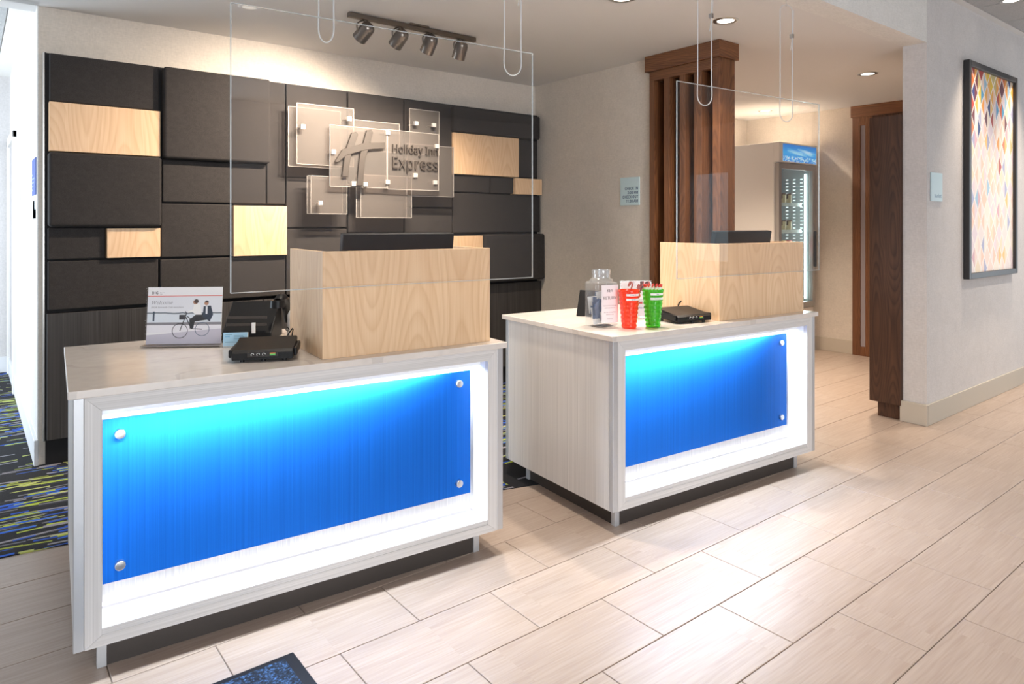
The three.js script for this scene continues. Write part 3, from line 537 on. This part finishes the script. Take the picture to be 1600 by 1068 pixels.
function cup(u, v, color, label, items) {
  const t = inDesk(thing('pen_cup', label, 'pen cup'), OR, u, v, 0.915);
  const pts = [[0, 0.004], [0.032, 0.0], [0.036, 0.004]];
  for (let k = 0; k <= 60; k++) { const y = 0.006 + k / 60 * 0.184; pts.push([0.036 + 0.018 * (k / 60) + 0.0016 * Math.sin(k * 0.9), y]); }
  pts.push([0.0525, 0.19], [0.0505, 0.186], [0.034, 0.01], [0, 0.01]);
  mesh('tumbler', lathe(pts, 40), phy({ color, transmission: 0.75, thickness: 0, roughness: 0.12, ior: 1.45 }), t);
  const tex = canvasTex(512, 64, (c, w, h) => { c.fillStyle = '#f2f0f0'; c.fillRect(0, 0, w, h); c.fillStyle = '#333'; c.font = 'bold 34px sans-serif'; c.textAlign = 'center'; c.fillText(items.text, w / 2, 45); });
  const tex2 = canvasTex(512, 64, (c, w, h) => { c.fillStyle = '#f2f0f0'; c.fillRect(0, 0, w, h); c.fillStyle = '#333'; c.font = 'bold 34px sans-serif'; c.textAlign = 'center'; c.fillText(items.text2, w / 2, 45); });
  const band = (y, x, tx) => { const g = new THREE.CylinderGeometry(0.0545 - 0.004, 0.0535 - 0.004, 0.011, 20, 1, true, -1.25 + x, 1.35); mesh('label_strip', g.scale(1.085, 1, 1.085).translate(0, y, 0), printMat(tx, { side: THREE.DoubleSide }), t); };
  band(0.168, 0.25, tex); band(0.146, 0.25, tex2);
  for (let k = 0; k < items.n; k++) {
    const a = k / items.n * 6.283 + 0.2, r1 = items.r ?? 0.041, m = mesh(items.tip ? 'pencil' : 'pen', cyl(0.0036, 0.0036, items.len, 8), items.mats[k % items.mats.length], t);
    const b = new THREE.Vector3(0.020 * Math.cos(a + 0.8), 0.012, 0.020 * Math.sin(a + 0.8)), e = new THREE.Vector3(r1 * Math.cos(a), items.len, r1 * Math.sin(a)), d = e.clone().sub(b).normalize();
    m.quaternion.setFromUnitVectors(new THREE.Vector3(0, 1, 0), d); m.position.copy(b).addScaledVector(d, items.len / 2);
    if (items.tip) { const tp = mesh('eraser', cyl(0.0042, 0.0042, 0.012, 8).translate(0, items.len / 2 + 0.004, 0), items.tip, m); mesh('eraser_band', cyl(0.004, 0.004, 0.016, 8).translate(0, items.len / 2 - 0.012, 0), M.white, m); }
    release(m, items.tip ? 'yellow pencil with red eraser standing in the green tumbler' : k % 2 ? 'white pen standing in the orange tumbler' : 'red pen standing in the orange tumbler', items.tip ? 'pencil' : 'pen', items.tip ? 'pencils in the green tumbler' : k % 2 ? 'white pens in the orange tumbler' : 'red pens in the orange tumbler');
  }
}
const yellowPen = std({ color: col(0.55, 0.42, 0.06), roughness: 0.5 }), redPen = std({ color: col(0.7, 0.05, 0.04), roughness: 0.5 });
cup(0.168, 0.085, col(1.0, 0.20, 0.07), 'orange ribbed plastic tumbler with white label strips beside the key jar', { text: 'CLEANED PENS', text2: 'TAKE ONE', n: 5, len: 0.17, mats: [redPen, M.white], r: 0.036 });
cup(0.292, 0.045, col(0.20, 0.85, 0.08), 'green ribbed plastic tumbler full of pencils with red erasers', { text: 'USED', text2: 'PLEASE PLACE', n: 14, len: 0.195, mats: [yellowPen], tip: redPen });
{
  const t = inDesk(thing('photo_stand', 'clear stand with a reddish photo print behind the pen cups', 'counter sign'), OR, 0.42, 0.30, 0.915, THREE.MathUtils.degToRad(-33));
  const tex = canvasTex(512, 512, (c, w, h) => {
    c.fillStyle = '#e3dbe2'; c.fillRect(0, 0, w, h);
    const pal = ['#5a2a28', '#7a2f2a', '#c0392b', '#2c2426', '#d8cfd8', '#a04a40'];
    for (let k = 0; k < 26; k++) { c.fillStyle = pal[Math.floor(rnd() * pal.length)]; const x = 150 + rnd() * 320, y = rnd() * 200; c.beginPath(); c.ellipse(x, y, 14 + rnd() * 34, 30 + rnd() * 60, rnd(), 0, 7); c.fill(); }
    c.fillStyle = '#c9bfc8'; c.fillRect(0, 260, w, 252); c.fillStyle = '#6a5a9a'; c.font = 'bold 40px sans-serif'; c.fillText('Rewards', 250, 400); c.fillStyle = '#a33'; c.fillRect(300, 300, 60, 30);
  });
  const g = mesh('photo_print', new THREE.PlaneGeometry(0.165, 0.19).translate(0, 0.11, 0), printMat(tex, { side: THREE.DoubleSide }), t); g.rotation.x = -0.1;
  const b = mesh('acrylic_sleeve', box(-0.086, 0.086, 0.006, 0.208, -0.003, -0.001), M.clearPlastic, t); b.rotation.x = -0.1;
  mesh('base', box(-0.088, 0.088, 0, 0.005, -0.04, 0.04, 0.001), M.clearPlastic, t);
}
{
  const t = inDesk(thing('easel_stand', 'small black tilted stand behind the key jar', 'stand'), OR, 0.27, 0.53, 0.915, THREE.MathUtils.degToRad(-60));
  const g = mesh('board', box(-0.07, 0.07, 0, 0.15, -0.006, 0.006, 0.002), M.black, t); g.rotation.x = -0.38;
  const s = mesh('strut', box(-0.03, 0.03, 0, 0.12, -0.004, 0.004, 0.001), M.black, t); s.rotation.x = 0.35; s.position.set(0, 0, -0.095);
}

// ------------------------------------------------------------------ slatted column, notice, market
{
  const t = thing('slatted_column', 'walnut column with open vertical slats at the end of the cream wall', 'column');
  const x0 = 4.085, x1 = 4.262, z0 = -3.575, z1 = -2.94, top = 2.60;
  mesh('crown', box(4.058, 4.29, 2.60, CEIL - 0.001, -3.60, -2.912, 0.003, { swap: true }), M.walnut, t);
  mesh('top_rail', box(x0, x0 + 0.06, 2.53, top, z0, z1, 0.002, { swap: true }), M.walnut, t);
  mesh('back_board', box(x0 + 0.155, x1 - 0.002, 0.004, top - 0.002, z0 + 0.004, z1 - 0.002), M.walnut, t);
  mesh('front_board', box(x0 + 0.002, x1, 0.004, top - 0.001, z1 - 0.0005, z1 + 0.012, 0.002, { ou: 0.3 }), M.walnut, t);
  [[z0, 0.049], [-3.431, 0.055], [-3.283, 0.051], [-3.152, 0.069], [-2.99, 0.05]].forEach(([z, w], i) => mesh('slat', box(x0, x0 + 0.155, 0.004, 2.53, z, z + w, 0.002, { ou: i * 0.17, ov: i * 0.4 }), M.walnut, t));
  mesh('bottom_rail', box(x0, x0 + 0.06, 0.004, 0.12, z0, z1, 0.002, { swap: true }), M.walnut, t);
}
{
  const t = thing('check_in_notice', 'pale blue glass plate with check in and check out hours', 'notice', [XC - 0.002, 1.694, -3.817], -Math.PI / 2);
  const tex = canvasTex(512, 560, (c, w, h) => { c.fillStyle = '#c6dde2'; c.fillRect(0, 0, w, h); c.fillStyle = '#1d3f6b'; c.font = 'bold 78px sans-serif'; c.textAlign = 'right'; ['CHECK IN', '3:00 PM', 'CHECK OUT', '11:00 AM'].forEach((s, i) => c.fillText(s, w - 24, 255 + i * 84)); });
  mesh('plate', box(-0.103, 0.103, -0.112, 0.112, -0.002, 0.006, 0.001), std({ color: col(0.55, 0.71, 0.75), roughness: 0.3 }), t);
  mesh('printed_face', new THREE.PlaneGeometry(0.204, 0.222).translate(0, 0, 0.0068), printMat(tex, { clearcoat: 0.5 }), t);
}
{
  const t = thing('glass_door_fridge', 'tall white glass door fridge with a lit blue header in the market nook', 'fridge', [6.72, 0, -4.10]);
  const W = 0.78, D = -0.78, H = 2.31;
  const body = std({ color: col(0.78, 0.75, 0.71), roughness: 0.4 }), inner = std({ color: col(0.30, 0.36, 0.37), roughness: 0.5 }), metal = std({ color: col(0.45, 0.44, 0.43), metalness: 0.7, roughness: 0.4 });
  mesh('cabinet', [box(0, 0.04, 0.06, H, D, -0.03, 0.004), box(W - 0.04, W, 0.06, H, D, -0.03, 0.004), box(0.04, W - 0.04, H - 0.05, H, D, -0.03), box(0.04, W - 0.04, 0.06, 0.5, D, -0.03), box(0.04, W - 0.04, 0.5, H - 0.05, D, D + 0.03)], body, t);
  mesh('liner', [box(0.0405, 0.05, 0.5, 2.08, D + 0.03, -0.04), box(W - 0.05, W - 0.0405, 0.5, 2.08, D + 0.03, -0.04), box(0.05, W - 0.05, 0.5, 2.08, D + 0.03, D + 0.04)], inner, t);
  const hd = mesh('header_box', [box(0, 0.075, 2.097, H, -0.03, 0.035, 0.004), box(W - 0.01, W, 2.097, H, -0.03, 0.035), box(0.075, W - 0.01, H - 0.012, H, -0.03, 0.035), box(0.075, W - 0.01, 2.097, 2.109, -0.03, 0.035)], body, t);
  const tex = canvasTex(512, 160, (c, w, h) => { const g = c.createLinearGradient(0, 0, 0, h); g.addColorStop(0, '#0f6fc4'); g.addColorStop(0.5, '#3aa0e4'); g.addColorStop(1, '#1c7fd0'); c.fillStyle = g; c.fillRect(0, 0, w, h); for (let k = 0; k < 14; k++) { c.fillStyle = `rgba(235,245,255,${0.12 + 0.1 * rnd()})`; c.beginPath(); c.ellipse(150 + rnd() * 280, 50 + rnd() * 35, 60 + rnd() * 90, 6 + rnd() * 10, 0.12, 0, 7); c.fill(); } for (let k = 0; k < 240; k++) { c.fillStyle = `rgba(${200 + rnd() * 55},${225 + rnd() * 30},255,${0.3 + 0.5 * rnd()})`; c.fillRect(rnd() * w, 105 + rnd() * 55, 4 + rnd() * 12, 4 + rnd() * 10); } });
  mesh('lit_header_sign', new THREE.PlaneGeometry(W - 0.085, 0.19).translate(0.075 + (W - 0.085) / 2, 2.203, 0.030), std({ map: tex, emissiveMap: tex, emissive: new THREE.Color(1, 1, 1), emissiveIntensity: 0.75, roughness: 0.3 }), t);
  const door = mesh('door_frame', [box(0.02, 0.075, 0.5, 2.09, -0.028, 0.02, 0.004), box(W - 0.06, W - 0.005, 0.5, 2.09, -0.028, 0.02, 0.004), box(0.075, W - 0.06, 2.03, 2.09, -0.028, 0.02, 0.004), box(0.075, W - 0.06, 0.5, 0.56, -0.028, 0.02, 0.004)], metal, t);
  mesh('door_glass', box(0.07, W - 0.055, 0.55, 2.035, -0.008, -0.002), M.glass, door);
  mesh('handle', box(W - 0.05, W - 0.03, 0.95, 1.35, 0.02, 0.05, 0.006), M.black, door);
  for (const y of [0.72, 1.06, 1.36, 1.66]) { const s = mesh('shelf', box(0.055, W - 0.12, y - 0.012, y, D + 0.06, -0.09), M.trimWhite, t); mesh('price_rail', box(0.055, W - 0.12, y - 0.03, y + 0.008, -0.092, -0.086), std({ color: col(0.75, 0.85, 0.85), roughness: 0.3 }), s); }
  mesh('led_strip', box(W - 0.085, W - 0.07, 0.58, 2.0, -0.07, -0.055), std({ color: 0x000000, emissive: new THREE.Color(0.9, 1, 1), emissiveIntensity: 6 }), t);
  mesh('led_dots', [...Array(34)].flatMap((_, k) => [0, 1, 2].map(j => box(W - 0.052 - 0.0, W - 0.0505, 0.62 + k * 0.04, 0.63 + k * 0.04, -0.14 - j * 0.09, -0.11 - j * 0.09))), std({ color: 0x000000, emissive: new THREE.Color(0.9, 1, 1), emissiveIntensity: 2 }), t);
  areaLight('fridge_led_light', new THREE.Color(0.86, 0.98, 1), 28, 0.03, 1.4, [6.72 + W - 0.09, 1.29, -4.10 - 0.07], [6.72 + 0.2, 1.29, -4.10 - 0.45]);
  mesh('louver_grille', [box(0.04, W - 0.005, 0.07, 0.49, -0.03, -0.005, 0.004)], body, t);
  for (let k = 0; k < 5; k++) mesh('louver_slot', box(W - 0.16, W - 0.02, 0.12 + k * 0.045, 0.14 + k * 0.045, -0.006, -0.003), M.backing, t);
  mesh('foot', [box(0.05, 0.12, 0, 0.06, -0.1, -0.04), box(W - 0.12, W - 0.05, 0, 0.06, -0.1, -0.04), box(0.05, 0.12, 0, 0.06, D + 0.03, D + 0.1), box(W - 0.12, W - 0.05, 0, 0.06, D + 0.03, D + 0.1)], M.black, t);
  const lab = canvasTex(128, 128, (c, w, h) => { c.fillStyle = '#e8e0b8'; c.fillRect(0, 0, w, h); c.fillStyle = '#5a7a3a'; c.fillRect(0, 70, w, 30); c.fillStyle = '#3a2a22'; c.fillRect(20, 24, 90, 22); });
  const labM = printMat(lab), lid = std({ color: col(0.12, 0.05, 0.04), roughness: 0.4 });
  for (const [y, w] of [[1.66, 'upper'], [1.36, 'lower']]) for (let k = 0; k < 4; k++) {
    const c = thing('food_cup', `small cream labelled snack cup with dark lid on the ${w} visible fridge shelf`, 'snack cup', [6.72 + 0.13 + k * 0.115, y, -4.10 - 0.15], 0, `snack cups on the ${w} fridge shelf`);
    mesh('cup_body', lathe([[0, 0], [0.036, 0], [0.042, 0.004], [0.047, 0.1], [0, 0.1]], 20), labM, c); mesh('lid', cyl(0.05, 0.05, 0.014, 20).translate(0, 0.107, 0), lid, c);
  }
  const bagC = [[0.75, 0.68, 0.6], [0.7, 0.22, 0.12], [0.8, 0.5, 0.15], [0.62, 0.08, 0.08]];
  for (let k = 0; k < 4; k++) {
    const c = mesh('snack_bag', box(-0.055, 0.055, 0, 0.19, -0.03, 0.03, 0.022, { seg: 3 }), std({ color: col(...bagC[k]), roughness: 0.35 })); c.position.set(6.72 + 0.12 + k * 0.125, 1.06, -4.10 - 0.15); c.rotation.y = 0.1 * (k - 1.5);
    tag(c, ['pale snack bag next to the red one in the fridge', 'dull red snack bag beside the pale one in the fridge', 'orange snack bag on the fridge shelf', 'deep red snack bag nearest the fridge light strip'][k], 'snack bag', 'snack bags in the fridge');
  }
}
{
  const d = structGroup('door_2');
  mesh('crown', box(XM - 0.035, XM, 2.595, CEIL - 0.001, -3.69, -2.3, 0.003, { swap: true }), M.walnut, d);
  mesh('frame_stile', box(XM - 0.025, XM, 0, 2.595, -3.675, -3.59, 0.003), M.walnut, d);
  mesh('frame_stile', box(XM - 0.025, XM, 0, 2.595, -3.535, -3.46, 0.003, { ou: 0.3 }), M.walnut, d);
  mesh('frame_rail', [box(XM - 0.025, XM, 2.5, 2.595, -3.59, -3.535), box(XM - 0.025, XM, 0, 0.1, -3.59, -3.535)], M.walnut, d);
  mesh('sidelight_pane', box(XM - 0.012, XM - 0.006, 0.1, 2.5, -3.59, -3.535), std({ color: col(0.30, 0.27, 0.30), roughness: 0.12 }), d);
  mesh('door_leaf', box(XM - 0.018, XM, 0.004, 2.595, -3.46, -2.3), M.walnutDark, d);
}
{
  const t = thing('wood_end_panel', 'tall dark walnut end panel with a recessed toe behind the wall corner', 'end panel');
  mesh('panel', box(5.25, 5.62, 0.112, 2.225, -2.432, -2.209, 0.002), M.walnutDark, t);
  mesh('toe', box(5.285, 5.6, 0.002, 0.112, -2.385, -2.212), M.walnutDark, t);
}
// ------------------------------------------------------------------ lobby wall: framed pattern, plaque, corridor signs, mat
{
  const t = thing('framed_picture', 'tall black framed print of coloured diamonds on the lobby wall', 'picture', [6.515, 1.85, ZR]);
  const w = 0.557, h = 0.845;
  const tex = canvasTex(768, 1152, (c, W, H) => {
    c.fillStyle = '#efe2d8'; c.fillRect(0, 0, W, H);
    const strong = ['#d8662e', '#e89a3c', '#b33a2e', '#2f3f7a', '#4f9ac8', '#f0b050', '#e8c030', '#6a2f3a', '#c9b87a', '#e27a4a'], pale = ['#f0d6c8', '#ecdcd6', '#f3e4d4', '#e6d2d6', '#eed8b8', '#f0c8b0'], odd = ['#9cc0d8', '#d8a8b0', '#f0c070', '#a8a8c8'];
    const dx = W / 7.5, dy = dx * 1.3;
    for (let j = -1; j < 2 * H / dy + 1; j++) for (let i = -1; i < 12; i++) {
      const x = (i + (j & 1) * 0.5) * dx, y = j * dy / 2, p = Math.max(0, 1 - y / H * 2.1);
      for (const s of [-1, 1]) {
        const q = rnd(); c.fillStyle = q < p * 0.85 ? strong[Math.floor(rnd() * 10)] : q < 0.88 ? pale[Math.floor(rnd() * 6)] : odd[Math.floor(rnd() * 4)];
        c.beginPath(); c.moveTo(x, y - dy / 2); c.lineTo(x + s * dx / 2, y); c.lineTo(x, y + dy / 2); c.fill();
      }
    }
    c.strokeStyle = '#f6ece4'; c.lineWidth = 9; const k = dy / dx;
    for (let i = -30; i < 40; i++) { const x = (i + 0.5) * dx; c.beginPath(); c.moveTo(x, 0); c.lineTo(x + H / k, H); c.stroke(); c.beginPath(); c.moveTo(x, 0); c.lineTo(x - H / k, H); c.stroke(); }
  });
  const fm = 0.045;
  mesh('frame_side', box(-w, -w + fm, -h, h, 0.002, 0.045, 0.004), M.frameBlack, t); mesh('frame_side', box(w - fm, w, -h, h, 0.002, 0.045, 0.004), M.frameBlack, t);
  mesh('frame_side', box(-w + fm, w - fm, h - fm, h, 0.002, 0.045, 0.004), M.frameBlack, t); mesh('frame_side', box(-w + fm, w - fm, -h, -h + fm, 0.002, 0.045, 0.004), M.frameBlack, t);
  mesh('print', new THREE.PlaneGeometry(2 * (w - fm) + 0.004, 2 * (h - fm) + 0.004).translate(0, 0, 0.02), printMat(tex), t);
}
{
  const t = thing('wall_plaque', 'small pale blue wall plaque with grey lettering by the corner of the picture wall', 'plaque', [5.44, 1.698, ZR]);
  const tex = canvasTex(256, 256, (c, w, h) => { c.fillStyle = '#bcd2d8'; c.fillRect(0, 0, w, h); c.fillStyle = '#5b7a96'; c.font = 'bold 46px sans-serif'; c.fillText('Market', 70, 225); });
  mesh('plate', box(-0.1, 0.1, -0.103, 0.103, 0.001, 0.008, 0.001), std({ color: col(0.5, 0.65, 0.7), roughness: 0.35 }), t);
  mesh('printed_face', new THREE.PlaneGeometry(0.198, 0.204).translate(0, 0, 0.0088), printMat(tex), t);
}
{
  const t = thing('directory_sign', 'deep blue direction sign on the white corridor wall', 'sign', [0.325, 1.72, -5.24], -Math.PI / 2);
  const tex = canvasTex(256, 192, (c, w, h) => { c.fillStyle = '#2450b0'; c.fillRect(0, 0, w, h); c.fillStyle = '#8fa8e0'; for (let k = 0; k < 5; k++) c.fillRect(20, 80 + k * 20, 60 + 30 * ((k * 7) % 4), 9); });
  mesh('plate', box(-0.15, 0.15, -0.112, 0.112, 0.001, 0.007, 0.001), std({ color: col(0.03, 0.1, 0.45), roughness: 0.35 }), t);
  mesh('printed_face', new THREE.PlaneGeometry(0.298, 0.222).translate(0, 0, 0.0076), printMat(tex), t);
  const p = thing('paper_notice', 'small white notice under the deep blue direction sign', 'notice', [0.325, 1.52, -5.26], -Math.PI / 2);
  mesh('sheet', box(-0.12, 0.12, -0.055, 0.055, 0.001, 0.003), std({ color: col(0.72, 0.8, 0.86), roughness: 0.6 }), p);
  const q = thing('room_sign', 'pale blue room sign beside the corridor door', 'sign', [0.325, 1.73, -6.86], -Math.PI / 2);
  mesh('plate', box(-0.15, 0.15, -0.11, 0.11, 0.001, 0.007, 0.001), std({ color: col(0.55, 0.75, 0.8), roughness: 0.4 }), q);
}
{
  const t = thing('floor_mat', 'dark blue ribbed entrance mat with black rubber border on the tiles', 'mat', [0, 0, 0]);
  mesh('rubber_border', box(-0.75, 0.842, 0.0005, 0.008, -2.29, -1.2, 0.003), M.black, t);
  mesh('pile_field', box(-0.70, 0.805, 0.006, 0.0115, -2.265, -1.235, 0.002), std({ map: T.mat, bumpMap: T.mat, bumpScale: 0.003, roughness: 1 }), t);
}
renderer.render(scene, camera);
